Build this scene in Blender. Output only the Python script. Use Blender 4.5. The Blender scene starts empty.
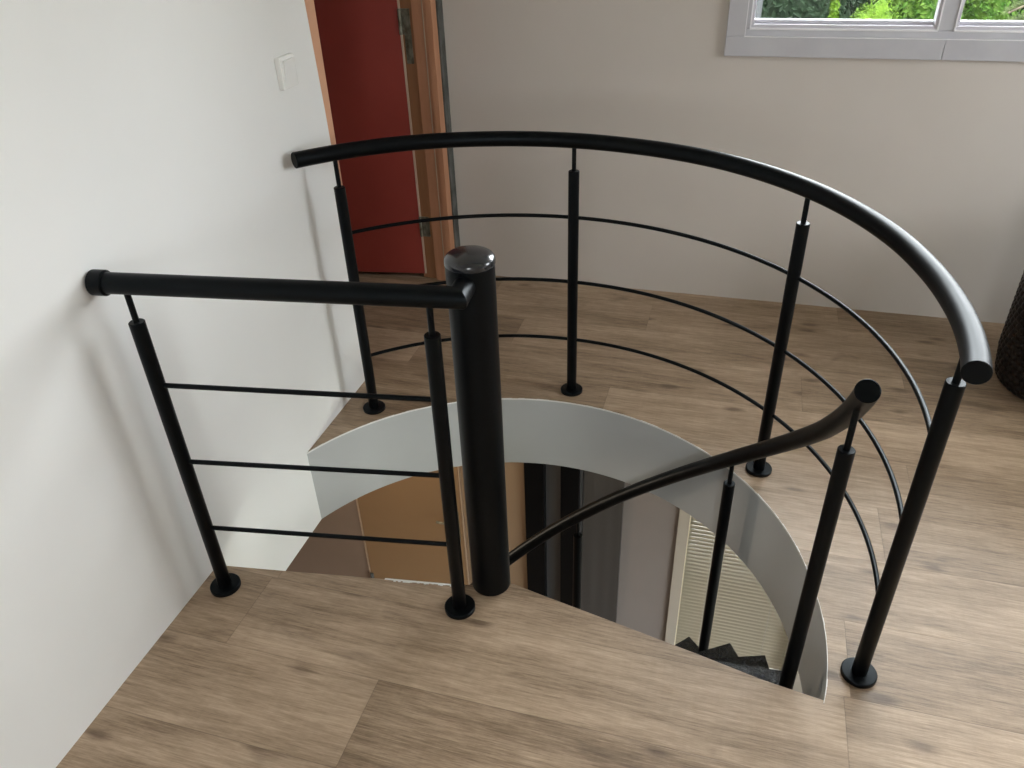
import bpy, bmesh, math, random
from mathutils import Vector, Matrix
from mathutils.geometry import delaunay_2d_cdt
C = bpy.context.scene
COL = C.collection
R = math.radians
random.seed(7)

# ------------------------------------------------------------------ materials
def mat(name, base, rough=.5, metal=0., spec=.5, coat=0.):
    m = bpy.data.materials.new(name); m.use_nodes = True
    b = m.node_tree.nodes['Principled BSDF']
    b.inputs['Base Color'].default_value = (*base, 1)
    b.inputs['Roughness'].default_value = rough
    b.inputs['Metallic'].default_value = metal
    b.inputs['Specular IOR Level'].default_value = spec
    b.inputs['Coat Weight'].default_value = coat
    return m
def N(m, t, **k):
    n = m.node_tree.nodes.new(t)
    for a, v in k.items():
        if a in n.inputs: n.inputs[a].default_value = v
        else: setattr(n, a, v)
    return n
def L(m, a, b): m.node_tree.links.new(a, b)
def bsdf(m): return m.node_tree.nodes['Principled BSDF']
def obj_coords(m, scale=(1, 1, 1), loc=(0, 0, 0)):
    tc = N(m, 'ShaderNodeTexCoord'); mp = N(m, 'ShaderNodeMapping')
    mp.inputs['Scale'].default_value = scale; mp.inputs['Location'].default_value = loc
    L(m, tc.outputs['Object'], mp.inputs['Vector']); return mp.outputs['Vector']
def noisy(m, c1, c2, scale=(4, 4, 4), detail=4, lo=.35, hi=.65, bump=0., bscale=None, bdist=.002):
    v = obj_coords(m, scale)
    n = N(m, 'ShaderNodeTexNoise', Scale=1.0, Detail=detail, Roughness=.6); L(m, v, n.inputs['Vector'])
    r = N(m, 'ShaderNodeValToRGB'); L(m, n.outputs['Fac'], r.inputs['Fac'])
    r.color_ramp.elements[0].position = lo; r.color_ramp.elements[0].color = (*c1, 1)
    r.color_ramp.elements[1].position = hi; r.color_ramp.elements[1].color = (*c2, 1)
    L(m, r.outputs['Color'], bsdf(m).inputs['Base Color'])
    if bump:
        n2 = N(m, 'ShaderNodeTexNoise', Scale=1.0, Detail=5, Roughness=.6)
        L(m, obj_coords(m, bscale or scale), n2.inputs['Vector'])
        bp = N(m, 'ShaderNodeBump', Strength=bump, Distance=bdist)
        L(m, n2.outputs['Fac'], bp.inputs['Height']); L(m, bp.outputs['Normal'], bsdf(m).inputs['Normal'])
    return m

M = {}
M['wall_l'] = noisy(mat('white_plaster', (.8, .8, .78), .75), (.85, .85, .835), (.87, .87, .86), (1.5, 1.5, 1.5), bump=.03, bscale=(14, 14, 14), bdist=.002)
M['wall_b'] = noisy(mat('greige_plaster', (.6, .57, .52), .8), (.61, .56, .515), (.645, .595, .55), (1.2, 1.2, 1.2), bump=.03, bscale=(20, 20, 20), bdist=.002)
M['ceil'] = mat('ceiling_paint', (.8, .8, .78), .9)
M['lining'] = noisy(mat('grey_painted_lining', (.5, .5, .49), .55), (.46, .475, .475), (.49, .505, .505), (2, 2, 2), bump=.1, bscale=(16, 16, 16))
M['chip'] = mat('white_paint_edge', (.82, .81, .78), .7)
M['black'] = noisy(mat('black_powder_coat', (.002, .0022, .0028), .40, spec=.17), (.0017, .0019, .0024), (.0023, .0026, .0032), (30, 30, 30), bump=.04, bscale=(400, 400, 400), bdist=.0005)
M['cap'] = mat('glossy_black_cap', (.02, .021, .025), .20, spec=.6, coat=.3)
M['tread'] = noisy(mat('hammered_black_steel', (.02, .02, .024), .20, spec=.6, coat=.2), (.004, .0045, .006), (.03, .034, .045), (70, 70, 70), lo=.4, hi=.7, bump=.9, bscale=(70, 70, 70), bdist=.006)
M['white_pl'] = mat('white_plastic', (.90, .90, .88), .25)
M['win'] = noisy(mat('lavender_grey_paint', (.5, .5, .56), .4), (.51, .505, .545), (.56, .555, .59), (5, 5, 5), bump=.05, bscale=(30, 30, 30))
M['sash'] = mat('pale_lavender_sash', (.60, .58, .64), .35); M['bead'] = mat('white_highlight_bead', (.86, .85, .88), .25)
M['gap'] = noisy(mat('grey_mortar_gap', (.13, .135, .125), .9), (.05, .052, .046), (.14, .14, .128), (14, 14, 9), bump=.6, bscale=(30, 30, 30), bdist=.01)
M['edge'] = mat('cream_door_edge', (.58, .47, .36), .6)
M['metal'] = noisy(mat('aged_steel', (.2, .2, .17), .45, metal=.6), (.10, .09, .06), (.30, .30, .24), (40, 40, 25))
M['redwood'] = None
bsdf(M['black']).inputs['Specular Tint'].default_value = (.80, .92, 1, 1)
def wood(name, a, b, axis_scale):
    return noisy(mat(name, a, .55), a, b, axis_scale, detail=5, lo=.3, hi=.7, bump=.15, bscale=axis_scale)
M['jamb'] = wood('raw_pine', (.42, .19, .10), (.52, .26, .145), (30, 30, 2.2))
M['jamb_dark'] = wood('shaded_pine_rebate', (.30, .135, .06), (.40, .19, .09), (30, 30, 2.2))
M['door_red'] = noisy(mat('oxblood_door_paint', (.15, .02, .016), .42), (.27, .040, .029), (.305, .047, .034), (3, 3, 3), bump=.05, bscale=(20, 20, 20))
M['brown_wall'] = noisy(mat('brown_wall_paint', (.22, .14, .095), .7), (.20, .145, .105), (.22, .16, .118), (2, 2, 2))
M['tan_door'] = noisy(mat('tan_door_paint', (.33, .18, .08), .5), (.235, .145, .073), (.255, .158, .08), (2, 2, 2))
M['tan_lit'] = mat('light_tan_trim', (.42, .31, .22), .5)
M['mauve'] = noisy(mat('mauve_grey_plaster', (.3, .26, .24), .75), (.215, .190, .177), (.23, .205, .19), (2, 2, 2))
M['dgrey'] = noisy(mat('dark_grey_curtain', (.09, .08, .072), .8), (.045, .041, .037), (.050, .046, .042), (8, 1, .3))
M['mgrey'] = mat('mid_grey_panel', (.06, .06, .062), .6)
M['cream'] = mat('cream_window_paint', (.42, .39, .33), .45)
M['slat'] = mat('ivory_blind_slat', (.27, .235, .175), .5)
M['lowfloor'] = noisy(mat('lower_floor_wood', (.3, .2, .13), .5), (.22, .15, .10), (.32, .23, .16), (3, 30, 3))
M['bark'] = noisy(mat('bark', (.06, .045, .03), .9), (.04, .03, .02), (.10, .08, .05), (20, 20, 3))
M['grass'] = noisy(mat('lawn', (.03, .06, .012), .9), (.02, .045, .01), (.05, .09, .02), (3, 3, 3))
M['brick'] = noisy(mat('pale_render', (.12, .12, .12), .9), (.018, .020, .024), (.026, .027, .028), (4, 4, 4))

def leafmat(name, a, b):
    m = mat(name, a, .85, spec=.08)
    oi = N(m, 'ShaderNodeTexNoise', Scale=9.0, Detail=3); L(m, obj_coords(m), oi.inputs['Vector'])
    r = N(m, 'ShaderNodeValToRGB'); L(m, oi.outputs['Fac'], r.inputs['Fac'])
    r.color_ramp.elements[0].position = .35; r.color_ramp.elements[0].color = (*a, 1)
    r.color_ramp.elements[1].position = .65; r.color_ramp.elements[1].color = (*b, 1)
    L(m, r.outputs['Color'], bsdf(m).inputs['Base Color']); return m
M['leaf_lime'] = leafmat('lime_leaves', (.030, .062, .004), (.055, .095, .008))
M['leaf_mid'] = leafmat('mid_green_leaves', (.012, .034, .003), (.036, .066, .009))
M['leaf_dark'] = leafmat('dark_ivy_leaves', (.0025, .007, .0025), (.008, .016, .007))
M['leaf_pale'] = leafmat('olive_needles', (.018, .028, .008), (.038, .048, .018))

g = bpy.data.materials.new('window_glass'); g.use_nodes = True; nt = g.node_tree; nt.nodes.clear()
o_ = nt.nodes.new('ShaderNodeOutputMaterial'); mx = nt.nodes.new('ShaderNodeMixShader')
tr = nt.nodes.new('ShaderNodeBsdfTransparent'); gl = nt.nodes.new('ShaderNodeBsdfGlossy'); fr = nt.nodes.new('ShaderNodeFresnel')
gl.inputs['Roughness'].default_value = .02; tr.inputs['Color'].default_value = (.97, .98, .97, 1); fr.inputs['IOR'].default_value = 1.35
nt.links.new(fr.outputs[0], mx.inputs[0]); nt.links.new(tr.outputs[0], mx.inputs[1]); nt.links.new(gl.outputs[0], mx.inputs[2]); nt.links.new(mx.outputs[0], o_.inputs[0])
M['glass'] = g

# ---- plank floor: every plank face carries its own tone, shift and end joint (mesh attributes)
fm = mat('oak_laminate_planks', (.4, .3, .2), .5, spec=.45); M['floor'] = fm
PW, PY0 = .228, -.132
geo = N(fm, 'ShaderNodeTexCoord')
at = N(fm, 'ShaderNodeAttribute', attribute_name='plank')
sep = N(fm, 'ShaderNodeSeparateColor'); L(fm, at.outputs['Color'], sep.inputs['Color'])
comb = N(fm, 'ShaderNodeCombineXYZ')
def MA(op, a, b=None, c=None):
    n = N(fm, 'ShaderNodeMath', operation=op)
    for i, v in enumerate((a, b, c)):
        if v is None: continue
        if isinstance(v, (int, float)): n.inputs[i].default_value = v
        else: L(fm, v, n.inputs[i])
    return n.outputs[0]
L(fm, MA('MULTIPLY', sep.outputs[1], 37.), comb.inputs[0]); L(fm, MA('MULTIPLY', sep.outputs[1], 91.), comb.inputs[1]); L(fm, MA('MULTIPLY', sep.outputs[0], 13.), comb.inputs[2])
add = N(fm, 'ShaderNodeVectorMath', operation='ADD'); L(fm, geo.outputs['Object'], add.inputs[0]); L(fm, comb.outputs[0], add.inputs[1])
def grain(scale, detail=5, rough=.6, dist=0.):
    mp = N(fm, 'ShaderNodeMapping'); mp.inputs['Scale'].default_value = scale; L(fm, add.outputs[0], mp.inputs['Vector'])
    n = N(fm, 'ShaderNodeTexNoise', Scale=1.0, Detail=detail, Roughness=rough, Distortion=dist); L(fm, mp.outputs[0], n.inputs['Vector']); return n.outputs['Fac']
broad = grain((1.3, 8, 1), 4, .6, .8)
midg = grain((2.6, 26, 1), 5, .65, .6)
fine = grain((9, 150, 1), 6, .75)
hair = grain((26, 420, 1), 3, .7)
cross = grain((120, 9, 1), 3, .6)          # saw marks across the board
spot = grain((5, 11, 1), 3, .5, .7)
ramp = N(fm, 'ShaderNodeValToRGB')
s = MA('ADD', MA('MULTIPLY', broad, .42), MA('ADD', MA('MULTIPLY', midg, .34), .125))
s = MA('ADD', s, MA('ADD', MA('MULTIPLY', MA('SUBTRACT', fine, .5), .52), MA('MULTIPLY', MA('SUBTRACT', hair, .5), .32)))
s = MA('ADD', s, MA('MULTIPLY', MA('SUBTRACT', cross, .5), .05))
s = MA('ADD', s, MA('MULTIPLY', MA('SUBTRACT', sep.outputs[0], .5), .17))
L(fm, s, ramp.inputs['Fac'])
cr = ramp.color_ramp; cr.elements[0].position = .30; cr.elements[0].color = (.16, .105, .063, 1)
cr.elements[1].position = .70; cr.elements[1].color = (.55, .41, .288, 1)
e = cr.elements.new(.45); e.color = (.305, .214, .139, 1)
e = cr.elements.new(.56); e.color = (.42, .303, .206, 1)
# dark greyish smudges
k = N(fm, 'ShaderNodeMapRange'); k.inputs['From Min'].default_value = .62; k.inputs['From Max'].default_value = .76; L(fm, spot, k.inputs['Value'])
mxs = N(fm, 'ShaderNodeMix', data_type='RGBA', blend_type='MULTIPLY'); L(fm, MA('MULTIPLY', k.outputs[0], .75), mxs.inputs['Factor']); L(fm, ramp.outputs[0], mxs.inputs['A']); mxs.inputs['B'].default_value = (.62, .60, .60, 1)
# small dark knots, elongated along the board
kmp = N(fm, 'ShaderNodeMapping'); kmp.inputs['Scale'].default_value = (2.6, 6.5, 1); L(fm, add.outputs[0], kmp.inputs['Vector'])
vor = N(fm, 'ShaderNodeTexVoronoi', Scale=1.0, voronoi_dimensions='2D'); L(fm, kmp.outputs[0], vor.inputs['Vector'])
kd = N(fm, 'ShaderNodeMapRange'); kd.inputs['From Min'].default_value = .12; kd.inputs['From Max'].default_value = .03; L(fm, MA('ADD', vor.outputs['Distance'], MA('MULTIPLY', MA('SUBTRACT', midg, .5), .15)), kd.inputs['Value'])
mxk = N(fm, 'ShaderNodeMix', data_type='RGBA', blend_type='MULTIPLY'); vs_ = N(fm, 'ShaderNodeSeparateColor'); L(fm, vor.outputs['Color'], vs_.inputs[0]); L(fm, MA('MULTIPLY', MA('MULTIPLY', kd.outputs[0], .8), MA('GREATER_THAN', vs_.outputs[0], .52)), mxk.inputs['Factor']); L(fm, mxs.outputs['Result'], mxk.inputs['A']); mxk.inputs['B'].default_value = (.40, .36, .34, 1)
# seams
sx = N(fm, 'ShaderNodeSeparateXYZ'); L(fm, geo.outputs['Object'], sx.inputs[0])
yy = MA('DIVIDE', MA('SUBTRACT', sx.outputs['Y'], PY0), PW)
fy = MA('SUBTRACT', yy, MA('ROUND', yy)); dy = MA('MULTIPLY', MA('ABSOLUTE', fy), PW)
dx = MA('ABSOLUTE', MA('SUBTRACT', sx.outputs['X'], MA('SUBTRACT', MA('MULTIPLY', sep.outputs[2], 8.), 4.)))
dm = MA('MINIMUM', dy, dx)
sm = N(fm, 'ShaderNodeMapRange'); sm.inputs['From Min'].default_value = .0016; sm.inputs['From Max'].default_value = .0003; L(fm, dm, sm.inputs['Value'])
mxj = N(fm, 'ShaderNodeMix', data_type='RGBA', blend_type='MULTIPLY'); L(fm, MA('MULTIPLY', sm.outputs[0], .42), mxj.inputs['Factor']); L(fm, mxk.outputs['Result'], mxj.inputs['A']); mxj.inputs['B'].default_value = (.30, .27, .25, 1)
L(fm, mxj.outputs['Result'], bsdf(fm).inputs['Base Color'])
bp = N(fm, 'ShaderNodeBump', Strength=.25, Distance=.002); L(fm, MA('SUBTRACT', MA('ADD', fine, MA('MULTIPLY', midg, .5)), MA('MULTIPLY', sm.outputs[0], 1.2)), bp.inputs['Height'])
L(fm, bp.outputs[0], bsdf(fm).inputs['Normal'])
rr = N(fm, 'ShaderNodeMapRange'); rr.inputs['To Min'].default_value = .36; rr.inputs['To Max'].default_value = .52; L(fm, midg, rr.inputs['Value']); L(fm, rr.outputs[0], bsdf(fm).inputs['Roughness'])

# ------------------------------------------------------------------ mesh helpers
def link(name, bm, m, parent=None, smooth=False, kind=None, bevel=0., loc=None):
    me = bpy.data.meshes.new(name)
    bmesh.ops.recalc_face_normals(bm, faces=bm.faces)
    bm.to_mesh(me); bm.free()
    o = bpy.data.objects.new(name, me); COL.objects.link(o)
    for x in (m if isinstance(m, (list, tuple)) else [m]): me.materials.append(x)
    if smooth:
        for f in me.polygons: f.use_smooth = True
        try: me.set_sharp_from_angle(angle=R(40))
        except Exception: pass
    if bevel:
        b = o.modifiers.new('bevel', 'BEVEL'); b.width = bevel; b.segments = 2; b.limit_method = 'ANGLE'; b.angle_limit = R(40)
    if parent: o.parent = parent
    if kind: o['kind'] = kind
    return o
def empty(name, loc, label, cat, group=None):
    o = bpy.data.objects.new(name, None); COL.objects.link(o); o.location = loc; o.empty_display_size = .1
    o['label'] = label; o['category'] = cat
    if group: o['group'] = group
    return o
def tag(o, label, cat, group=None):
    o['label'] = label; o['category'] = cat
    if group: o['group'] = group
    return o
def box(bm, lo, hi, mi=0):
    v = [bm.verts.new((x, y, z)) for x in (lo[0], hi[0]) for y in (lo[1], hi[1]) for z in (lo[2], hi[2])]
    for f in ((0, 1, 3, 2), (4, 6, 7, 5), (0, 4, 5, 1), (2, 3, 7, 6), (0, 2, 6, 4), (1, 5, 7, 3)):
        bm.faces.new([v[i] for i in f]).material_index = mi
def prism(bm, poly, z0, z1, mi=0):          # polygon in xy
    a = [bm.verts.new((x, y, z0)) for x, y in poly]; b = [bm.verts.new((x, y, z1)) for x, y in poly]
    n = len(poly); bm.faces.new(a[::-1]); bm.faces.new(b)
    for i in range(n): bm.faces.new((a[i], a[(i+1) % n], b[(i+1) % n], b[i])).material_index = mi
def lathe(bm, prof, c=(0, 0), n=32):        # prof: list of (r, z), closed by end caps
    rings = []
    for r, z in prof:
        rings.append([bm.verts.new((c[0]+r*math.cos(2*math.pi*i/n), c[1]+r*math.sin(2*math.pi*i/n), z)) for i in range(n)])
    for a, b in zip(rings, rings[1:]):
        for i in range(n): bm.faces.new((a[i], a[(i+1) % n], b[(i+1) % n], b[i]))
    bm.faces.new(rings[0][::-1]); bm.faces.new(rings[-1])
def tube(bm, pts, r, n=20, cap_bevel=0.0):
    pts = [Vector(p) for p in pts]
    if cap_bevel:
        d0 = (pts[1]-pts[0]).normalized(); d1 = (pts[-1]-pts[-2]).normalized()
        path = [(pts[0], r-cap_bevel), (pts[0]+d0*cap_bevel, r)] + [(p, r) for p in pts[1:-1]] + [(pts[-1]-d1*cap_bevel, r), (pts[-1], r-cap_bevel)]
    else: path = [(p, r) for p in pts]
    P = [p for p, _ in path]; rings = []
    up = Vector((0, 0, 1))
    for i, (p, rad) in enumerate(path):
        t = (P[min(i+1, len(P)-1)]-P[max(i-1, 0)]).normalized()
        u = up if abs(t.z) < .95 else Vector((1, 0, 0))
        s_ = t.cross(u).normalized(); w = s_.cross(t).normalized()
        rings.append([bm.verts.new(p+(s_*math.cos(a)+w*math.sin(a))*rad) for a in [2*math.pi*j/n for j in range(n)]])
    for a, b in zip(rings, rings[1:]):
        for i in range(n): bm.faces.new((a[i], a[(i+1) % n], b[(i+1) % n], b[i]))
    bm.faces.new(rings[0][::-1]); bm.faces.new(rings[-1])
def arc(r, a0, a1, n, c=(0, .03)):
    return [(c[0]+r*math.cos(R(a0+(a1-a0)*i/n)), c[1]+r*math.sin(R(a0+(a1-a0)*i/n))) for i in range(n+1)]

def rarc(r, a0, a1, n):                     # stairwell rim: round, a little wider at the landing's right end
    out = []
    for i in range(n+1):
        a = a0+(a1-a0)*i/n; q = r+.017*max(0, min(1, (12-a)/24))
        out.append((q*math.cos(R(a)), .03+q*math.sin(R(a))))
    return out

# ------------------------------------------------------------------ geometry of the place
XW, YB = -.766, 1.832          # left wall face, back wall face
HX, HY, HR = 0., .03, .847     # stairwell
XR, YF, ZC = 3.2, -3.6, 2.5
DZ = .297                      # thickness of the upper floor
ZL = -2.85                     # lower floor

# --- floor (top skin of planks) with the stairwell opening
a_l = 180-math.degrees(math.acos((HX-(XW-.02))/HR))   # angle where rim meets left wall
a_r = math.degrees(math.atan2(-.1545-HY, .844))
rim = rarc(HR-.001, a_l, a_r, 72)
land = [(.70, -.1315), (.56, -.099), (.305, -.045), (.135, -.010), (.062, .006), (0, .0), (-.053, -.026), (-.132, -.042), (-.326, -.069), (-.568, -.104), (XW, -.131), (XW-.02, -.134)]
opening = rim + land
outer = [(-2.3, YF), (XR, YF), (XR, YB), (-2.3, YB)]
verts = [Vector(p) for p in outer] + [Vector(p) for p in opening]
n0, n1 = len(outer), len(opening)
edges = [(i, (i+1) % n0) for i in range(n0)] + [(n0+i, n0+(i+1) % n1) for i in range(n1)]
vo, eo, fo, *_ = delaunay_2d_cdt(verts, edges, [], 0, 1e-7)
def inside(p, poly):
    c = False; n = len(poly)
    for i in range(n):
        x1, y1 = poly[i]; x2, y2 = poly[(i+1) % n]
        if (y1 > p[1]) != (y2 > p[1]) and p[0] < (x2-x1)*(p[1]-y1)/(y2-y1)+x1: c = not c
    return c
bm = bmesh.new(); bv = [bm.verts.new((v[0], v[1], 0)) for v in vo]
for f in fo:
    cx = sum(vo[i][0] for i in f)/len(f); cy = sum(vo[i][1] for i in f)/len(f)
    if not inside((cx, cy), opening): bm.faces.new([bv[i] for i in f])
k0, k1 = math.ceil((YF-PY0)/PW), math.floor((YB-PY0)/PW)
for k_ in range(k0, k1+1):
    bmesh.ops.bisect_plane(bm, geom=bm.verts[:]+bm.edges[:]+bm.faces[:], plane_co=(0, PY0+k_*PW, 0), plane_no=(0, 1, 0))
PL = 1.475
joint = {-1: -.59, -2: -.17, 4: .145, 7: .215, 0: .9, 1: .42, 2: 1.02, 3: -.35, 5: .82, 6: -.30, -3: .52, -4: -.45, -5: .2}
def row(y): return math.floor((y-PY0)/PW)
jl = {}
for k_ in range(k0-1, k1+1):
    j0 = joint.get(k_, random.uniform(-.7, .7)); jl[k_] = [j0+PL*q for q in range(-4, 5)]
    fs = [f for f in bm.faces if row(f.calc_center_median().y) == k_]
    for j in jl[k_]:
        if -2.3 < j < XR:
            fs = [f for f in bm.faces if row(f.calc_center_median().y) == k_]
            gm = set(fs)
            for f in fs: gm.update(f.verts); gm.update(f.edges)
            bmesh.ops.bisect_plane(bm, geom=list(gm), plane_co=(j, 0, 0), plane_no=(1, 0, 0))
tone = {}
lay = bm.loops.layers.float_color.new('plank')
for f in bm.faces:
    c = f.calc_center_median(); k_ = row(c.y); i_ = sum(1 for j in jl[k_] if j < c.x)
    if (k_, i_) not in tone: tone[(k_, i_)] = (random.random(), random.random())
    t = tone[(k_, i_)]
    near = min(jl[k_], key=lambda j: abs(j-c.x))
    # nearest joint on the left or right: use the one closer to the face
    for lp in f.loops: lp[lay] = (t[0], t[1], (near+4)/8, 1)
# thickness: pull a skirt down round the opening
ret = bmesh.ops.extrude_face_region(bm, geom=bm.faces[:])
for v in [x for x in ret['geom'] if isinstance(x, bmesh.types.BMVert)]: v.co.z -= .03
link('floor', bm, M['floor'], kind='structure')

# --- stairwell lining: a drum of painted board under the planks
bm = bmesh.new()
def drum(bm, r0, r1, a0, a1, z0, z1, n=96):
    A = rarc(r0, a0, a1, n); B = rarc(r1, a0, a1, n)
    q = [[bm.verts.new((x, y, z)) for x, y in P_] for P_ in (A, B) for z in (z0, z1)]
    for i in range(n):
        for a, b in ((0, 1), (1, 3), (3, 2), (2, 0)):
            bm.faces.new((q[a][i], q[a][i+1], q[b][i+1], q[b][i]))
    for i in (0, n): bm.faces.new((q[0][i], q[1][i], q[3][i], q[2][i]))
drum(bm, HR-.002, HR+.02, a_l+1.5, -100, -DZ, -.0008, 120)
link('trim_1', bm, M['lining'], smooth=True, kind='structure')
bm = bmesh.new()
for i in range(110):
    a0 = a_l-1.5+(a_r-a_l+1)*i/110; a1 = a_l-1.5+(a_r-a_l+1)*(i+1)/110
    w = .0006+.0022*random.random()**2
    pts = rarc(HR-.0024, a0, a1, 1)+rarc(HR-.0024+w+.0006, a1, a0, 1)
    prism(bm, pts, -.004, .0012)
link('trim_2', bm, M['chip'], kind='structure')
# ragged white paint on the landing edge, left of the column
bm = bmesh.new(); P0, P1 = Vector((-.285, -.0632)), Vector((-.065, -.0335)); n = 34
for i in range(n):
    w = random.choice([.002, .003, .0045, .006]) if i > 3 else .002
    a, b = P0.lerp(P1, i/n), P0.lerp(P1, (i+1.02)/n)
    prism(bm, [(a.x, a.y-w), (b.x, b.y-w), (b.x, b.y+.0025), (a.x, a.y+.0025)], -.02, .0014)
link('trim_3', bm, M['chip'], kind='structure')

# --- slab underside = ceiling of the lower room
bm = bmesh.new()
outer2 = [(-2.7, YF), (XR, YF), (XR, YB), (-2.7, YB)]
circ = arc(HR+.026, 0, 360, 96)[:-1]
vs = [Vector(p) for p in outer2]+[Vector(p) for p in circ]; m0 = 4; m1 = len(circ)
vo, eo, fo, *_ = delaunay_2d_cdt(vs, [(i, (i+1) % 4) for i in range(4)]+[(4+i, 4+(i+1) % m1) for i in range(m1)], [], 0, 1e-7)
bv = [bm.verts.new((v[0], v[1], -DZ)) for v in vo]
for f in fo:
    cx = sum(vo[i][0] for i in f)/len(f); cy = sum(vo[i][1] for i in f)/len(f)
    if math.hypot(cx-HX, cy-HY) > HR+.024: bm.faces.new([bv[i] for i in f])
ret = bmesh.ops.extrude_face_region(bm, geom=bm.faces[:])
for v in [x for x in ret['geom'] if isinstance(x, bmesh.types.BMVert)]: v.co.z += DZ-.032
link('ceiling_lower', bm, M['ceil'], kind='structure')

# --- left wall with the doorway at its far end
YD0, YD1 = .893, 1.775          # doorway opening (plaster edge, grey gap)
bm = bmesh.new()
T = .10
prof = [(YF, -DZ-.0), (.893, -DZ), (.893, 0), (.885, .5), (.868, 1.0), (.843, 1.45), (.84, 2.12), (YB, 2.12), (YB, ZC), (YF, ZC)]
a = [bm.verts.new((XW, y, z)) for y, z in prof]; b = [bm.verts.new((XW-T, y, z)) for y, z in prof]
bm.faces.new(a); bm.faces.new(b[::-1])
for i in range(len(prof)): bm.faces.new((a[i], a[(i+1) % len(prof)], b[(i+1) % len(prof)], b[i]))
link('wall_left', bm, M['wall_l'], kind='structure')
# grey gap strip between frame and back wall
bm = bmesh.new(); box(bm, (XW-.10, YD1, 0), (XW+.052, YB, 2.12)); link('trim_4', bm, M['gap'], kind='structure')

# --- back wall with window hole (upper) ------------------------------------------------
WX0, WX1, WZ0, WZ1 = .462, 2.9, 1.066, 2.34
TB = .13
def wall_holes(name, axis, face, depth, a0, a1, z0, z1, holes, m):
    """wall in plane axis=face, thickness goes to face+depth, rectangular holes (a0,a1,z0,z1)"""
    bm = bmesh.new()
    xs = sorted({a0, a1}|{h[0] for h in holes}|{h[1] for h in holes}); zs = sorted({z0, z1}|{h[2] for h in holes}|{h[3] for h in holes})
    V = {}
    def vv(a, z, d):
        key = (round(a, 5), round(z, 5), d)
        if key not in V:
            f = face+(depth if d else 0)
            V[key] = bm.verts.new((a, f, z) if axis == 'y' else (f, a, z))
        return V[key]
    def solid(i, j):
        if i < 0 or j < 0 or i >= len(xs)-1 or j >= len(zs)-1: return False
        cx, cz = (xs[i]+xs[i+1])/2, (zs[j]+zs[j+1])/2
        return not any(h[0] < cx < h[1] and h[2] < cz < h[3] for h in holes)
    for i in range(len(xs)-1):
        for j in range(len(zs)-1):
            if not solid(i, j): continue
            x0, x1, y0, y1 = xs[i], xs[i+1], zs[j], zs[j+1]
            for d in (0, 1): bm.faces.new((vv(x0, y0, d), vv(x1, y0, d), vv(x1, y1, d), vv(x0, y1, d)))
            if not solid(i-1, j): bm.faces.new((vv(x0, y0, 0), vv(x0, y1, 0), vv(x0, y1, 1), vv(x0, y0, 1)))
            if not solid(i+1, j): bm.faces.new((vv(x1, y0, 0), vv(x1, y1, 0), vv(x1, y1, 1), vv(x1, y0, 1)))
            if not solid(i, j-1): bm.faces.new((vv(x0, y0, 0), vv(x1, y0, 0), vv(x1, y0, 1), vv(x0, y0, 1)))
            if not solid(i, j+1): bm.faces.new((vv(x0, y1, 0), vv(x1, y1, 0), vv(x1, y1, 1), vv(x0, y1, 1)))
    return link(name, bm, m, kind='structure')
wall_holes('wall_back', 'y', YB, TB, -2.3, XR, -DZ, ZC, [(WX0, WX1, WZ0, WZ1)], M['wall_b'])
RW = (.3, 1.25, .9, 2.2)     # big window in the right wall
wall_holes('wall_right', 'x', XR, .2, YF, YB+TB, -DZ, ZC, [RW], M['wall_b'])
FWN = (.5, 1.25, 1.25, 2.1)  # unseen window added behind the camera to brighten back wall and floor
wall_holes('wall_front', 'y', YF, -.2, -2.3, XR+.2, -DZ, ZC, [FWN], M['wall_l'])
bm = bmesh.new(); box(bm, (-2.4, YF-.2, ZC), (XR+.2, YB+TB, ZC+.1)); link('ceiling', bm, M['ceil'], kind='structure')
# passage beyond the doorway
bm = bmesh.new(); box(bm, (-2.4, YF-.2, -DZ), (-2.3, YB+TB, ZC)); link('wall_passage_left', bm, M['wall_l'], kind='structure')
bm = bmesh.new(); box(bm, (-2.3, .55, -.03), (XW-T, .65, ZC)); link('wall_passage_near', bm, M['wall_l'], kind='structure')

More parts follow.
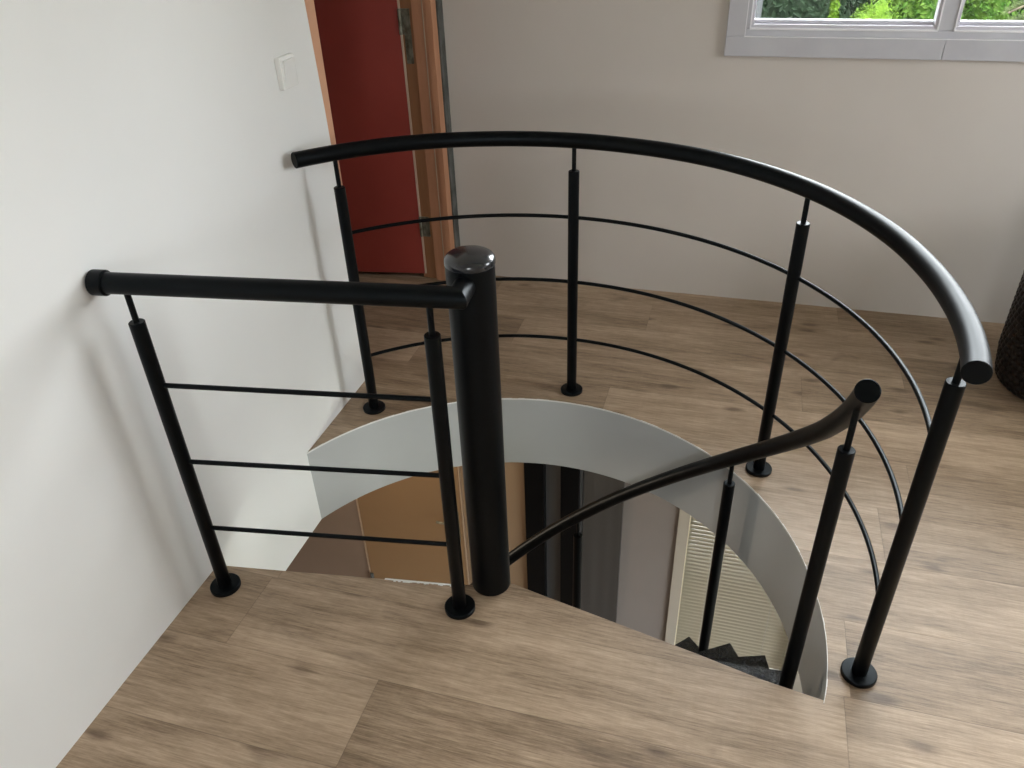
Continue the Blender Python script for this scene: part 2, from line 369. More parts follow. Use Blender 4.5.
# --- window frames ---------------------------------------------------------------------
def window(name, axis, face, out, a0, a1, z0, z1, mulls, casing=.066, main=False):
    """face: room side of wall; out: +1/-1 direction outdoors"""
    P = lambda lo, hi: ((lo[0], face+out*lo[1], lo[2]), (hi[0], face+out*hi[1], hi[2])) if axis == 'y' else ((face+out*lo[1], lo[0], lo[2]), (face+out*hi[1], hi[0], hi[2]))
    def b(bm, a_, b_, mi=0):
        lo, hi = P(a_, b_); lo2 = tuple(min(x, y) for x, y in zip(lo, hi)); hi2 = tuple(max(x, y) for x, y in zip(lo, hi)); box(bm, lo2, hi2, mi)
    root = bpy.data.objects.new(name, None); COL.objects.link(root); root['kind'] = 'structure'
    root.location = P(((a0+a1)/2, 0, z0), (0, 0, 0))[0]
    def lk(n, bm, m, bev=0.):
        o = link(n, bm, m, bevel=bev); o.parent = root; o.matrix_parent_inverse = Matrix.Translation(root.location).inverted(); return o
    t = .016
    bm = bmesh.new(); jn = 1.135 if main else (a0+a1)/2
    b(bm, (a0-casing, -t, z0-.066), (jn-.0008, .0, z0+.002)); b(bm, (jn+.0008, -t+.001, z0-.066), (a1+casing, .0, z0+.002))
    b(bm, (a0-casing, -t, z0+.002), (a0+.002, 0, z1+casing)); b(bm, (a1-.002, -t, z0+.002), (a1+casing, 0, z1+casing)); b(bm, (a0+.002, -t, z1), (a1-.002, 0, z1+casing))
    lk('window_casing', bm, M['win'], .002)
    bm = bmesh.new(); b(bm, (a0, -.0165, z0+.0005), (a1, -.003, z0+.003)); b(bm, (a0-.0005, -.0165, z0), (a0+.0025, -.003, z1)); lk('casing_highlight', bm, M['bead'])  # white strips standing in for the highlight along the casing edge
    bm = bmesh.new()                                   # outer frame set back in the hole
    fw = .027
    b(bm, (a0, 0, z0), (a1, .09, z0+fw)); b(bm, (a0, 0, z1-fw), (a1, .09, z1)); b(bm, (a0, 0, z0+fw), (a0+fw*.6, .09, z1-fw)); b(bm, (a1-fw*.6, 0, z0+fw), (a1, .09, z1-fw))
    for c in mulls: b(bm, (c-.026, .0005, z0+fw), (c+.026, .09, z1-fw))
    lk('window_frame', bm, M['win'], .003)
    edges = [a0+fw*.6]+[q for c in mulls for q in (c-.026, c+.026)]+[a1-fw*.6]
    for i in range(0, len(edges), 2):
        e0, e1 = edges[i], edges[i+1]; s = .012
        bm = bmesh.new(); zz0, zz1 = z0+fw, z1-fw
        b(bm, (e0, .003, zz0), (e1, .05, zz0+.014)); b(bm, (e0+s, .03, zz0+.014), (e1-s, .05, zz0+.026)); b(bm, (e0, .012, zz1-.018), (e1, .05, zz1)); b(bm, (e0, .003, zz0+.014), (e0+s, .05, zz1)); b(bm, (e1-s, .003, zz0+.014), (e1, .05, zz1))
        b(bm, (e0+s, .046, zz0+.018), (e1-s, .06, zz0+.026))
        lk('window_sash', bm, M['sash'], .002)
        bm = bmesh.new(); b(bm, (e0-.001, -.003, zz0-.0035), (e1+.001, .004, zz0+.003)); b(bm, (e0-.002, -.003, zz0), (e0+.003, .004, zz1)); b(bm, (e1-.003, -.003, zz0), (e1+.002, .004, zz1)); lk('window_bead', bm, M['bead'], .001)  # bead with its bright highlight line put into the white colour
        bm = bmesh.new(); b(bm, (e0+s, .056, zz0+.018), (e1-s, .060, zz1-.018)); lk('window_pane', bm, M['glass'])
    return root
window('window_1', 'y', YB, 1, WX0, WX1, WZ0, WZ1, [1.130, 1.79, 2.40], main=True)
window('window_2', 'x', XR, 1, *RW, [.8])

window('added_window_front', 'y', YF, -1, *FWN, [])  # added window, only there for its light

# --- door in the left wall --------------------------------------------------------------
d = bpy.data.objects.new('door_1', None); COL.objects.link(d); d['kind'] = 'structure'; d.location = (XW, 1.74, 0)
def ch(o, root):
    o.parent = root; o.matrix_parent_inverse = Matrix.Translation(root.location).inverted(); return o
bm = bmesh.new()        # far jamb: stepped (rebated) profile facing the doorway
box(bm, (XW-.048+.008, 1.728, 0), (XW+.045, YD1, 2.08)); box(bm, (XW+.02, 1.722, 0), (XW+.046, YD1, 2.08))
ch(link('door_frame', bm, M['jamb'], bevel=.002), d)
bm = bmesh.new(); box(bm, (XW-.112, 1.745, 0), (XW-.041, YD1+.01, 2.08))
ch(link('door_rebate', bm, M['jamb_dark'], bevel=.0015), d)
bm = bmesh.new(); box(bm, (XW+.004, 1.7245, 0), (XW+.009, 1.729, 2.08)); ch(link('jamb_highlight', bm, M['tan_lit'], bevel=.0015), d)  # pale strip standing in for the highlight line on the jamb
bm = bmesh.new()        # near jamb board beside the plaster edge
prof = [(.889, 0), (.908, 0), (.906, 2.08), (.838, 2.08), (.838, 1.45), (.863, 1.0), (.880, .5)]
a = [bm.verts.new((XW-.001, y, z)) for y, z in prof]; b = [bm.verts.new((XW-.11, y, z)) for y, z in prof]
bm.faces.new(a); bm.faces.new(b[::-1])
for i in range(len(prof)): bm.faces.new((a[i], a[(i+1) % len(prof)], b[(i+1) % len(prof)], b[i]))
ch(link('door_jamb', bm, mat('peach_pine', (.66, .36, .22), .6)), d)
bm = bmesh.new(); box(bm, (XW-.11, .908, 2.04), (XW, 1.728, 2.12)); ch(link('door_head', bm, M['jamb']), d)
# the leaf, opened away into the next room
leaf = bpy.data.objects.new('door_leaf', None)
def leafpart(n, lo, hi, m, bev=.002):
    bm = bmesh.new(); box(bm, lo, hi)
    # local x runs from the hinge away, local y thickness (behind), then rotate
    rot = Matrix.Rotation(R(180+8), 4, 'Z'); bmesh.ops.transform(bm, matrix=Matrix.Translation((-.868, 1.739, 0)) @ rot, verts=bm.verts)
    return ch(link(n, bm, m, bevel=bev), d)
leafpart('door_leaf', (.0, -.038, .022), (.83, 0, 2.03), M['door_red'])
leafpart('door_leaf_edge', (-.009, -.038, .022), (-.0005, -.001, 2.03), M['edge'], .001)
for zz in (.26, 1.12):
    bm = bmesh.new(); box(bm, (XW-.097, 1.7405, zz-.05), (XW-.056, 1.7455, zz+.045))
    if zz > 1: prism(bm, [(XW-.085, 1.7405), (XW-.056, 1.7405), (XW-.056, 1.7455), (XW-.085, 1.7455)], zz-.16, zz-.05)
    hg = ch(link('door_hinge', bm, M['metal'], bevel=.001), d)
    bm = bmesh.new(); lathe(bm, [(.006, zz-.05), (.0065, zz-.045), (.0065, zz-.02), (.0055, zz-.018), (.0065, zz-.016), (.0065, zz+.016), (.0055, zz+.018), (.0065, zz+.02), (.006, zz+.045)], (XW-.098, 1.738), 14)
    o = link('door_hinge_pin', bm, M['metal'], smooth=True); ch(o, d)

# --- light switch -----------------------------------------------------------------------
sw = empty('light_switch', (XW, .674, 1.15), 'white square rocker light switch on the white wall left of the red door', 'light switch')
bm = bmesh.new(); box(bm, (0, -.041, -.043), (.017, .041, .043)); link('cover_plate', bm, M['white_pl'], sw, bevel=.003)
bm = bmesh.new()       # rocker, tilted
v = [(.016, -.029, -.034), (.014, .029, -.034), (.014, .029, .034), (.014, -.029, .034), (.0165, -.029, -.034), (.0165, .029, -.034), (.025, .029, .034), (.025, -.029, .034)]
v = [bm.verts.new(p) for p in v]
for f in ((0, 1, 2, 3), (4, 5, 6, 7), (0, 1, 5, 4), (2, 3, 7, 6), (1, 2, 6, 5), (0, 3, 7, 4)): bm.faces.new([v[i] for i in f])
link('rocker', bm, M['white_pl'], sw, bevel=.0015)

# ------------------------------------------------------------------ railings
PR, PH, FR = .0173, .82, .040
def post(root, x, y, z, top, name='post', h=PH):
    """parts in world coordinates relative to root: sleeve with flange and pin"""
    L0 = root.location
    bm = bmesh.new(); lathe(bm, [(PR-.001, .010), (PR, .012), (PR, h-.0015), (PR-.0015, h)], n=28)
    p = link(name, bm, M['black'], root, smooth=True); p.location = (x-L0.x, y-L0.y, z-L0.z)
    bm = bmesh.new(); lathe(bm, [(FR, 0.0), (FR, .009), (FR-.002, .011), (PR+.001, .012)], n=36)
    link('base_flange', bm, M['black'], p, smooth=True)
    bm = bmesh.new(); lathe(bm, [(.0068, h-.002), (.0068, top-z)], n=14)
    link('pin', bm, M['black'], p, smooth=True)
    return p
HC = (0., .03)
RT = .023
# curved balustrade round the opening
cb = empty('curved_balustrade', (0, .956, 0), 'curved black steel balustrade round the back of the stairwell opening, on four posts', 'railing')
def rail_z(a):      # height of the rail axis against the angle
    tab = [(-14, .893), (5, .894), (20, .901), (42, .908), (60, .911), (78, .911), (104, .915), (122, .920), (145, .924)]
    for (a0, z0), (a1, z1) in zip(tab, tab[1:]):
        if a <= a1: return z0+(z1-z0)*(a-a0)/(a1-a0)
    return tab[-1][1]
def rail_r(a): return .926+.010*max(0, min(1, (15-a)/25))
angs = [-11+i*(142.6+11)/110 for i in range(111)]
pts = [(HC[0]+rail_r(a)*math.cos(R(a))-cb.location.x, HC[1]+rail_r(a)*math.sin(R(a))-cb.location.y, rail_z(a)) for a in angs]
bm = bmesh.new(); tube(bm, pts, RT, 28, .0012); link('handrail', bm, M['black'], cb, smooth=True)
ths = [135.1, 89.2, 42.4, -5.6]
for a, q in zip(ths, (.922, .925, .922, .926)): post(cb, HC[0]+q*math.cos(R(a)), HC[1]+q*math.sin(R(a)), 0, rail_z(a)-.012)
for z in (.668, .440, .217):
    bm = bmesh.new(); pp = []
    for i in range(91):
        a = ths[-1]+(ths[0]-ths[-1])*i/90; pp.append((HC[0]+.926*math.cos(R(a)), HC[1]+.926*math.sin(R(a))-cb.location.y, z))
    tube(bm, pp, .0060, 12); link('rod', bm, M['black'], cb, smooth=True)

# straight railing from the wall to the column
A, B = (-.698, -.194), (-.053, -.106)
sr = empty('straight_railing', (-.37, -.15, 0), 'short straight black railing between the white wall and the thick centre column, three horizontal rods', 'railing')
L0 = sr.location
def rel(p): return (p[0]-L0.x, p[1]-L0.y, p[2]-L0.z)
r0, r1 = Vector((XW+.0005, -.206, .912)), Vector((.006, -.096, .905))
d_ = (r1-r0).normalized()
# rail with a mitred end that turns into the column
bm = bmesh.new()
n = 28; dirs = [(2*math.pi*j/n) for j in range(n)]
sd = d_.cross(Vector((0, 0, 1))).normalized(); wz = sd.cross(d_).normalized()
back = Vector((-.010, .0, .905))                       # where the stub enters the column
e_ = (Vector((.002, -.046, .905))-r1); e_.z = 0; e_.normalize()
mit = (d_-e_).normalized()                              # mitre plane normal at the corner
def ring(p, t, plane_p=None, plane_n=None, rad=RT):
    out = []
    u = t.cross(Vector((0, 0, 1))).normalized(); w = u.cross(t).normalized()
    for a_ in dirs:
        q = p+(u*math.cos(a_)+w*math.sin(a_))*rad
        if plane_n is not None: q = q+t*((plane_p-q).dot(plane_n)/t.dot(plane_n))
        out.append(bm.verts.new(rel(q)))
    return out
mitn = (d_+e_).normalized()
rings = [ring(r0, d_), ring(r1, d_, r1, mitn), ring(r1+e_*.001, e_, r1, mitn), ring(Vector((r1.x, r1.y, .905))+e_*.062, e_)]
for a_, b_ in ((0, 1), (2, 3)):
    for i in range(n): bm.faces.new((rings[a_][i], rings[a_][(i+1) % n], rings[b_][(i+1) % n], rings[b_][i]))
bm.faces.new(rings[0]); bm.faces.new(rings[3]); 
bmesh.ops.remove_doubles(bm, verts=bm.verts, dist=.0004)
hr = link('handrail', bm, M['black'], sr, smooth=True)
bm = bmesh.new(); tube(bm, [rel(r0), rel(r0+d_*.034)], RT+.0045, 28, .003); link('wall_collar', bm, M['black'], hr, smooth=True)
def railat(x): t = (x-r0.x)/(r1.x-r0.x); return r0.z+(r1.z-r0.z)*t
post(sr, A[0], A[1], 0, railat(A[0])-.012); post(sr, B[0], B[1], 0, railat(B[0])-.014)
for za, zb in ((.657, .659), (.436, .447), (.219, .228)):
    bm = bmesh.new(); tube(bm, [rel((A[0], A[1], za)), rel((B[0], B[1], zb))], .0060, 12); link('rod', bm, M['black'], sr, smooth=True)

# ------------------------------------------------------------------ spiral staircase
st = empty('spiral_staircase', (0, 0, ZL), 'black steel spiral staircase with thick domed centre column winding down through the floor opening', 'staircase')
def sl(o): o.location = (0, 0, -ZL); return o
bm = bmesh.new(); lathe(bm, [(.0512, ZL), (.0514, .934), (.0505, .935)], n=48)
colm = sl(link('centre_column', bm, M['black'], st, smooth=True))
bm = bmesh.new(); lathe(bm, [(.0512, .9345), (.0528, .936), (.0530, .943), (.0520, .948), (.0490, .9525), (.0440, .956), (.034, .9595), (.020, .962), (.006, .963)], n=48)
link('domed_cap', bm, M['cap'], colm, smooth=True)
bm = bmesh.new()
def helix(a): return (HC[0]+.788*math.cos(R(a)), HC[1]+.788*math.sin(R(a)), .685-.78*R(a)-.015*max(0, min(1, (a+3)/16)))
hp = [helix(-7.6+i*(200.3)/150) for i in range(151)]
tube(bm, hp, RT, 28, .0012); sl(link('handrail', bm, M['black'], st, smooth=True))
NT = 13
for k_ in range(NT):
    zt = -.217-.1985*k_; an = 3.6+14.7*k_; ab = an-26
    bm = bmesh.new()
    def pol(r, a): return (HC[0]*(r/.8)+r*math.cos(R(a)), .03*(r/.8)+r*math.sin(R(a)))
    op = [pol(.805, ab+(an-ab)*i/6) for i in range(7)]
    poly = [pol(.048, an+35), ]+[pol(.048, ab-35)]+op
    prism(bm, poly, zt-.030, zt)
    t_ = sl(link('tread', bm, M['tread'], st, bevel=.002))
for k_ in (0, 3, 6, 9, 12):
    a = (-4, 41, 84.6, 131, 176)[k_//3]; zt = -.21-.1985*k_+(.006 if k_ == 0 else 0); rp_ = .783 if k_ == 0 else .789; x, y = HC[0]+rp_*math.cos(R(a)), HC[1]+rp_*math.sin(R(a))
    bm = bmesh.new(); lathe(bm, [(PR, -.012), (PR, PH-.0015), (PR-.0015, PH)], n=28)
    p = link('post', bm, M['black'], st, smooth=True); p.location = (x, y, zt-ZL)
    bm = bmesh.new(); lathe(bm, [(.0068, PH-.002), (.0068, helix(a)[2]-.01-zt)], n=14)
    link('pin', bm, M['black'], p, smooth=True)

# ------------------------------------------------------------------ dark woven basket
bk = tag(empty('storage_basket', (1.722, 1.38, 0), '', ''), 'dark brown knobbly round basket on the floor by the back wall', 'basket')
bm = bmesh.new()
def brad(z):
    b0 = .222; return b0+.016*min(1, z/.12)-.02*max(0, (.025-z)/.025)**2*1.0
nu, nv, H_ = 480, 200, .56
U, Vv = 56, 22
rings = []
for j in range(nv+1):
    z = H_*j/nv; rg = []
    rowi = int(z/H_*Vv-1e-9); fv = z/H_*Vv-rowi
    for i in range(nu):
        a = 2*math.pi*i/nu; uu = i/nu*U+(.5 if rowi % 2 else 0); fu = uu-math.floor(uu)
        dd = math.hypot((fu-.5)*1.0, (fv-.5)*1.0)/.5
        h = (math.sqrt(max(0, 1-dd*dd))*.007 if dd < 1 else 0)
        r = brad(z)+h
        rg.append(bm.verts.new((r*math.cos(a), r*math.sin(a), z)))
    rings.append(rg)
for a_, b_ in zip(rings, rings[1:]):
    for i in range(nu): bm.faces.new((a_[i], a_[(i+1) % nu], b_[(i+1) % nu], b_[i]))
inner = [bm.verts.new((.215*math.cos(2*math.pi*i/nu), .215*math.sin(2*math.pi*i/nu), H_)) for i in range(nu)]
low = [bm.verts.new((.205*math.cos(2*math.pi*i/nu), .205*math.sin(2*math.pi*i/nu), .02)) for i in range(nu)]
for a_, b_ in ((rings[-1], inner), (inner, low)):
    for i in range(nu): bm.faces.new((a_[i], a_[(i+1) % nu], b_[(i+1) % nu], b_[i]))
bm.faces.new(low); bm.faces.new(rings[0])
link('woven_body', bm, mat('dark_brown_weave', (.012, .008, .006), .32, spec=.16), bk, smooth=True)
bm = bmesh.new(); tube(bm, [(.228*math.cos(2*math.pi*i/64), .228*math.sin(2*math.pi*i/64), H_+.004) for i in range(65)], .011, 12)
link('rim', bm, mat('dark_brown_rim', (.012, .008, .006), .45), bk, smooth=True)

# ------------------------------------------------------------------ lower room
LB = YB                          # lower back wall face
wz0 = -2.50
wall_holes('wall_lower_back', 'y', LB, TB, -2.7, XR+.2, ZL, -DZ, [(.44, 1.20, wz0, -.55)], M['mauve'])
bm = bmesh.new(); box(bm, (-2.8, YF, ZL-.1), (XR+.2, YB+TB, ZL)); link('floor_lower', bm, M['lowfloor'], kind='structure')
bm = bmesh.new(); box(bm, (-2.8, YF, ZL), (-2.7, YB+TB, -DZ)); link('wall_lower_left', bm, M['brown_wall'], kind='structure')
LRW = (-2.6, .9, -2.3, -.6)  # unseen opening added to light the lower room from the right
wall_holes('wall_lower_right', 'x', XR, .2, YF, YB, ZL, -DZ, [LRW], M['mauve'])
wall_holes('wall_lower_front', 'y', YF, -.2, -2.8, XR+.2, ZL, -DZ, [], M['mauve'])
window('added_window_lower', 'x', XR, 1, *LRW, [-.85])
# brown wall on the left (beside the tan doors)
bm = bmesh.new(); box(bm, (-2.7, LB-.03, ZL), (-1.512, LB, -DZ)); link('wall_lower_brown', bm, M['brown_wall'], kind='structure')
# tan interior door
dd = bpy.data.objects.new('door_2', None); COL.objects.link(dd); dd['kind'] = 'structure'; dd.location = (-1.16, LB, ZL)
bm = bmesh.new(); box(bm, (-1.497, LB-.034, ZL+.01), (-.820, LB, -.55)); ch(link('door_leaf', bm, M['tan_door'], bevel=.002), dd)
bm = bmesh.new(); box(bm, (-1.508, LB-.036, ZL), (-1.501, LB, -DZ-.002)); box(bm, (-.817, LB-.036, ZL), (-.810, LB, -DZ-.002)); box(bm, (-1.499, LB-.036, -.548), (-.818, LB, -DZ-.002)); ch(link('door_frame', bm, M['tan_lit']), dd)
bm = bmesh.new(); box(bm, (-1.498, LB-.046, -2.32), (-1.480, LB-.034, -2.22)); lathe(bm, [(.007, -2.33), (.007, -2.21)], (-1.489, LB-.05), 12); ch(link('door_hinge', bm, M['gap']), dd)
bm = bmesh.new(); box(bm, (-.862, LB-.040, -1.78), (-.838, LB-.034, -1.54)); ch(link('handle_plate', bm, M['metal'], bevel=.002), dd)
bm = bmesh.new(); tube(bm, [(-.85, LB-.034, -1.60), (-.85, LB-.085, -1.60), (-.865, LB-.09, -1.60), (-.96, LB-.09, -1.60)], .008, 12); ch(link('door_handle', bm, M['metal'], smooth=True), dd)
# tan wall panel right of it
bm = bmesh.new(); box(bm, (-.806, LB-.03, ZL), (-.421, LB, -DZ)); link('wall_lower_tan', bm, mat('light_tan_paint', (.24, .165, .10), .7), kind='structure')
# black steel framed glass door
gd = bpy.data.objects.new('door_3', None); COL.objects.link(gd); gd['kind'] = 'structure'; gd.location = (-.26, LB, ZL)
bm = bmesh.new(); box(bm, (-.420, LB-.06, ZL), (-.308, LB, -DZ-.001)); ch(link('door_stile', bm, M['black'], bevel=.003), gd)
bm = bmesh.new(); box(bm, (-.216, LB-.06, ZL), (-.112, LB, -DZ-.001)); ch(link('door_stile', bm, M['black'], bevel=.003), gd)
bm = bmesh.new(); box(bm, (-.307, LB-.02, ZL), (-.217, LB, -DZ-.001)); ch(link('door_infill', bm, M['mgrey']), gd)
bm = bmesh.new(); box(bm, (-.111, LB-.045, ZL), (-.098, LB, -DZ-.001)); ch(link('door_edge_strip', bm, M['mgrey']), gd)
# dark grey curtain panel
bm = bmesh.new(); nn = 60; x0_, x1_ = -.094, .124
fr_ = [(x0_+(x1_-x0_)*i/nn, LB-.035+.0008*math.sin(i*.3)) for i in range(nn+1)]
prism(bm, fr_+[(x1_, LB-.004), (x0_, LB-.004)], ZL+.03, -DZ-.02)
o = link('curtain', bm, M['dgrey'], smooth=True); tag(o, 'dark grey-brown hanging curtain beside the black door frame on the floor below', 'curtain')
# window with blind, lower back wall
lw = bpy.data.objects.new('window_5', None); COL.objects.link(lw); lw['kind'] = 'structure'; lw.location = (.8, LB, wz0)
bm = bmesh.new()
for lo, hi in (((.424, wz0-.06), (.482, -.49)), ((1.118, wz0-.06), (1.25, -.49)), ((.482, wz0-.06), (1.118, wz0)), ((.482, -.55), (1.118, -.49))):
    box(bm, (lo[0], LB-.018, lo[1]), (hi[0], LB, hi[1]))
ch(link('window_casing', bm, M['cream'], bevel=.002), lw)
bm = bmesh.new(); box(bm, (.4825, LB-.019, wz0), (.4875, LB+.01, -.55)); ch(link('window_bead', bm, mat('cream_gloss_bead', (.85, .80, .62), .3)), lw)
bm = bmesh.new(); 
for lo, hi in (((.44, wz0), (.50, -.55)), ((1.12, wz0), (1.20, -.55)), ((.50, wz0), (1.12, wz0+.05)), ((.50, -.60), (1.12, -.55))): box(bm, (lo[0], LB+.07, lo[1]), (hi[0], LB+.12, hi[1]))
ch(link('window_sash', bm, M['cream']), lw)
bm = bmesh.new(); box(bm, (.50, LB+.09, wz0+.05), (1.12, LB+.095, -.60)); ch(link('window_pane', bm, M['glass']), lw)
bl = empty('venetian_blind', (.8, LB+.03, -.60), 'ivory venetian blind with fine slats in the window of the floor below', 'blind')
bm = bmesh.new(); z = -.60
L0 = bl.location
ps = .028
while z > wz0+.06:
    c, s_ = math.cos(R(35)), math.sin(R(35)); w = .0096
    q = [(-w*c, -w*s_), (0, .0015), (w*c, w*s_)]
    # slightly bowed slat: room-side edge low
    pv = [[bm.verts.new((x-L0.x, LB+.03+dy_-L0.y, z+dz_-L0.z)) for x in (.486, 1.114)] for dy_, dz_ in q]
    for a_, b_ in zip(pv, pv[1:]): bm.faces.new((a_[0], a_[1], b_[1], b_[0]))
    z -= ps
so = link('slats', bm, M['slat'], bl); sm_ = so.modifiers.new('thick', 'SOLIDIFY'); sm_.thickness = .0009
bm = bmesh.new(); box(bm, (.486-L0.x, -.018, .006), (1.114-L0.x, .018, .036)); link('headrail', bm, M['cream'], bl, bevel=.002)
bm = bmesh.new(); box(bm, (.486-L0.x, -.012, wz0+.035-L0.z), (1.114-L0.x, .012, wz0+.05-L0.z)); link('bottom_rail', bm, M['cream'], bl, bevel=.002)
for x in (.62, .98):
    bm = bmesh.new(); tube(bm, [(x-L0.x, -.0155, .005), (x-L0.x, -.0155, wz0+.045-L0.z)], .0011, 6); link('cord', bm, M['cream'], bl)

# ceiling lamp in the lower room (warm)
lp = empty('ceiling_lamp', (-1.25, .75, -DZ), 'round white flush lamp under the ceiling of the floor below', 'lamp')
bm = bmesh.new(); lathe(bm, [(.11, -.03), (.12, -.02), (.12, 0)], n=40); link('lamp_base', bm, M['white_pl'], lp, smooth=True)
em = bpy.data.materials.new('lamp_diffuser'); em.use_nodes = True; em.node_tree.nodes['Principled BSDF'].inputs['Emission Color'].default_value = (1, .66, .38, 1); em.node_tree.nodes['Principled BSDF'].inputs['Emission Strength'].default_value = 3
bm = bmesh.new(); lathe(bm, [(.03, -.075), (.07, -.065), (.10, -.045), (.108, -.030)], n=40); link('diffuser', bm, em, lp, smooth=True)

# ------------------------------------------------------------------ garden
bm = bmesh.new(); box(bm, (-12, YB+TB, ZL-.3), (24, 40, ZL-.15)); link('ground', bm, M['grass'], kind='structure')
bm = bmesh.new(); box(bm, (-3, YB+TB, ZL-.15), (5, YB+TB+3, ZL-.12)); link('added_bright_paving', bm, noisy(mat('added_pale_paving', (.2, .19, .16), .8), (.09, .088, .075), (.13, .125, .105), (3, 3, 3)), kind='structure')  # pale paving added so the gaps between the slats look bright
def shrub(name, c, rx, ry, rz, m, nleaf, ls, label, cat, group=None, seed=1, cone=0., trunk=True):
    rnd = random.Random(seed); root = empty(name, (c[0], c[1], ZL-.15), label, cat, group)
    zc = c[2]-(ZL-.15)
    bm = bmesh.new(); bmesh.ops.create_icosphere(bm, subdivisions=4, radius=1)
    ph = [rnd.uniform(0, 6) for _ in range(6)]
    def bump_(v): return 1+.10*math.sin(5*v.x+ph[0])*math.sin(4*v.y+ph[1])+.07*math.sin(9*v.z+ph[2])*math.sin(8*v.x+ph[3])+.04*math.sin(17*v.y+ph[4])
    for v in bm.verts:
        d = v.co.normalized(); k_ = bump_(d)*.93; tap = 1-cone*max(0, (d.z+1)/2)
        v.co = Vector((d.x*rx*k_*tap, d.y*ry*k_*tap, d.z*rz*k_+zc))
    # leaves: bent quads standing on the surface
    for _ in range(nleaf):
        d = Vector((rnd.gauss(0, 1), rnd.gauss(0, 1), rnd.gauss(0, 1))).normalized()
        k_ = bump_(d)*rnd.uniform(.93, 1.08); tap = 1-cone*max(0, (d.z+1)/2)
        p = Vector((d.x*rx*k_*tap, d.y*ry*k_*tap, d.z*rz*k_+zc))
        n_ = (d+Vector((rnd.gauss(0, .6), rnd.gauss(0, .6), rnd.gauss(0, .6)+.3))).normalized()
        t_ = n_.orthogonal().normalized(); t_.rotate(Matrix.Rotation(rnd.uniform(0, 6.28), 3, n_)); b_ = n_.cross(t_); s = ls*rnd.uniform(.6, 1.3)
        f = bm.faces.new([bm.verts.new(p-t_*s), bm.verts.new(p-b_*s*.45+n_*s*.15), bm.verts.new(p+t_*s), bm.verts.new(p+b_*s*.45+n_*s*.15)])
    me = bpy.data.meshes.new('foliage'); bm.to_mesh(me); bm.free(); me.materials.append(m)
    o = bpy.data.objects.new('foliage', me); COL.objects.link(o); o.parent = root
    bm = bmesh.new(); tube(bm, [(0, 0, 0), (.02, 0, (zc-rz*.5)*.5), (0, .02, max(.2, zc-rz*.4))], .07, 10); link('trunk', bm, M['bark'], root, smooth=True)
shrub('ivy_hedge', (.9, 11.6, -.95), .93, .85, 1.9, M['leaf_dark'], 5200, .055, 'dark ivy-covered hedge seen through the left end of the window', 'hedge', seed=3)
shrub('round_shrub', (1.80, 9.6, -.63), .40, .40, .80, M['leaf_lime'], 9000, .016, 'rounded lime-green clipped shrub in the middle of the left window pane', 'shrub', seed=5)
shrub('conifer_shrub', (1.42, 10.35, -.80), .11, .11, 1.2, M['leaf_lime'], 1800, .03, 'narrow bright green upright shrub beside the dark ivy hedge', 'shrub', seed=11, cone=.5)
shrub('leafy_bush', (2.66, 11.6, -.7), .47, .45, 1.35, M['leaf_mid'], 5200, .045, 'loose mid-green bush right of the rounded lime shrub', 'shrub', seed=8)
shrub('dark_tree', (2.0, 14.5, .3), 1.1, .9, 2.2, M['leaf_dark'], 6000, .07, 'dark tree behind the rounded lime shrub', 'tree', seed=21)
shrub('light_bush', (3.62, 12.3, -.6), .42, .42, 1.2, M['leaf_mid'], 4200, .04, 'green bush at the left of the right-hand window pane', 'shrub', seed=13)
shrub('dark_conifer', (4.9, 15.0, .2), 1.2, 1.0, 2.4, M['leaf_dark'], 6000, .07, 'dark conifer at the back, above the right-hand pane', 'tree', seed=23)
# spreading pine with layered olive branches
pn = empty('spreading_pine', (4.1, 9.4, ZL-.15), 'spreading pine with long olive-green drooping branches in the right-hand window pane', 'tree')
rnd = random.Random(4); bm = bmesh.new(); tube(bm, [(0, 0, 0), (.03, 0, 1.5), (0, .02, 3.6)], .08, 12)
nb = bmesh.new()
for i in range(26):
    a = rnd.uniform(0, 6.28); z0 = rnd.uniform(1.6, 3.4); Lb = rnd.uniform(.6, 1.25)
    P_ = [Vector((math.cos(a)*Lb*t, math.sin(a)*Lb*t, z0+.18*math.sin(t*2.6)-.16*t*t)) for t in (0, .33, .66, 1)]
    tube(bm, P_, .014, 6)
    for _ in range(330):
        t = rnd.uniform(.15, 1); q = P_[0].lerp(P_[3], t); q.z = z0+.18*math.sin(t*2.6)-.16*t*t
        d = Vector((rnd.gauss(math.cos(a), .6), rnd.gauss(math.sin(a), .6), rnd.gauss(.1, .35))).normalized(); s = rnd.uniform(.05, .12); w = d.orthogonal().normalized()*.006
        nb.faces.new([nb.verts.new(q-w), nb.verts.new(q+w), nb.verts.new(q+d*s+w*.3), nb.verts.new(q+d*s-w*.3)])
link('trunk', bm, M['bark'], pn, smooth=True)
me = bpy.data.meshes.new('foliage'); nb.to_mesh(me); nb.free(); me.materials.append(M['leaf_pale']); o = bpy.data.objects.new('foliage', me); COL.objects.link(o); o.parent = pn
# pale shed corner at the far left of the pane
sh = empty('garden_shed', (.02, 8.8, ZL-.15), 'pale rendered shed corner at the far left of the window view', 'shed')
bm = bmesh.new(); box(bm, (-1.6, -.6, 0), (.50, 1.2, 3.7)); link('wall', bm, M['brick'], sh)
bm = bmesh.new(); prism(bm, [(-1.75, -.75), (.68, -.75), (.68, 1.35), (-1.75, 1.35)], 3.7, 3.82); link('roof', bm, M['gap'], sh)
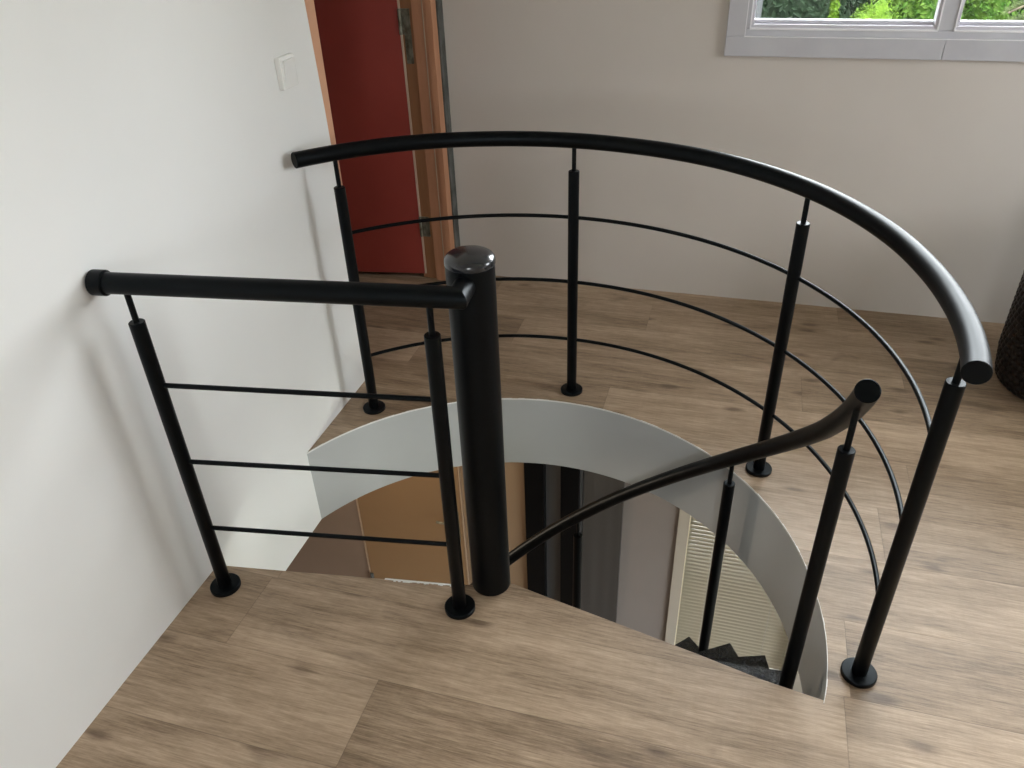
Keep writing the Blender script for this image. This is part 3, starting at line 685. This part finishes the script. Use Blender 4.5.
# hedge line closing the view
for i, x in enumerate((-5.2, -.3, 4.6, 9.5, 14.4)):
    shrub('garden_tree', (x, 18+.4*i, -.2), 1.9, 1.2, 2.6, M['leaf_dark'], 2600, .10, ['tall dark tree far behind the shed', 'dark tree far behind the ivy hedge', 'dark tree far behind the spreading pine', 'dark tree far off right of the spreading pine', 'rightmost dark tree of the far row'][i], 'tree', 'far row of dark trees', seed=40+i)

# ------------------------------------------------------------------ light
w = bpy.data.worlds.new('overcast_sky'); C.world = w; w.use_nodes = True; nt = w.node_tree
bg = nt.nodes['Background']; tc = nt.nodes.new('ShaderNodeTexCoord'); sx = nt.nodes.new('ShaderNodeSeparateXYZ'); rp = nt.nodes.new('ShaderNodeValToRGB')
nt.links.new(tc.outputs['Generated'], sx.inputs[0]); nt.links.new(sx.outputs['Z'], rp.inputs['Fac']); nt.links.new(rp.outputs[0], bg.inputs['Color'])
rp.color_ramp.elements[0].position = 0.0; rp.color_ramp.elements[0].color = (.30, .30, .27, 1)
rp.color_ramp.elements[1].position = .6; rp.color_ramp.elements[1].color = (.93, .965, 1, 1)
e = rp.color_ramp.elements.new(.06); e.color = (.70, .72, .76, 1)
bg.inputs['Strength'].default_value = 14.0
def portal(name, loc, rot, sx_, sy_):
    l = bpy.data.lights.new(name, 'AREA'); l.shape = 'RECTANGLE'; l.size = sx_; l.size_y = sy_; l.cycles.is_portal = True
    o = bpy.data.objects.new(name, l); COL.objects.link(o); o.location = loc; o.rotation_euler = rot
portal('daylight_window_back', ((WX0+WX1)/2, YB+TB+.01, (WZ0+WZ1)/2), (R(-90), 0, 0), WX1-WX0, WZ1-WZ0)
portal('daylight_window_right', (XR+.21, (RW[0]+RW[1])/2, (RW[2]+RW[3])/2), (R(90), 0, R(90)), RW[1]-RW[0], RW[3]-RW[2])
portal('added_daylight_front', ((FWN[0]+FWN[1])/2, YF-.21, (FWN[2]+FWN[3])/2), (R(90), 0, 0), FWN[1]-FWN[0], FWN[3]-FWN[2])  # portal of the added front window
portal('added_daylight_lower', (XR+.21, (LRW[0]+LRW[1])/2, (LRW[2]+LRW[3])/2), (R(90), 0, R(90)), LRW[1]-LRW[0], LRW[3]-LRW[2])  # portal of the added lower window
portal('daylight_lower_back', (.82, YB+TB+.01, (wz0-.55)/2), (R(-90), 0, 0), .76, -.55-wz0)
l = bpy.data.lights.new('ceiling_lamp_light', 'POINT'); l.energy = 11; l.color = (1, .80, .60); l.shadow_soft_size = .08
o = bpy.data.objects.new('ceiling_lamp_light', l); COL.objects.link(o); o.location = (-1.25, .75, -DZ-.18)

# ------------------------------------------------------------------ camera
cam = bpy.data.cameras.new('camera'); co = bpy.data.objects.new('camera', cam); COL.objects.link(co); C.camera = co
cam.sensor_width = 36; cam.sensor_fit = 'HORIZONTAL'; cam.lens = 779.4*36/1024; cam.clip_start = .02
pitch, yaw, roll = .5812, .2997, -.0392
cp, sp, cy, sy, cr_, sr_ = math.cos(pitch), math.sin(pitch), math.cos(yaw), math.sin(yaw), math.cos(roll), math.sin(roll)
f = Vector((-sy*cp, cy*cp, -sp)); r = Vector((cy, sy, 0)); u = r.cross(f)
r2 = r*cr_+u*sr_; u2 = -r*sr_+u*cr_
m = Matrix((r2, u2, -f)).transposed().to_4x4(); m.translation = (.5067, -1.3809, 1.6008); co.matrix_world = m
vs = C.view_settings; vs.view_transform = 'Standard'; vs.look = 'None'; vs.gamma = 1; vs.exposure = 0.76; vs.use_curve_mapping = False
C.cycles.max_bounces = 12; C.cycles.diffuse_bounces = 6; C.cycles.transparent_max_bounces = 12
C.cycles.use_denoising = True; C.cycles.sample_clamp_indirect = 8
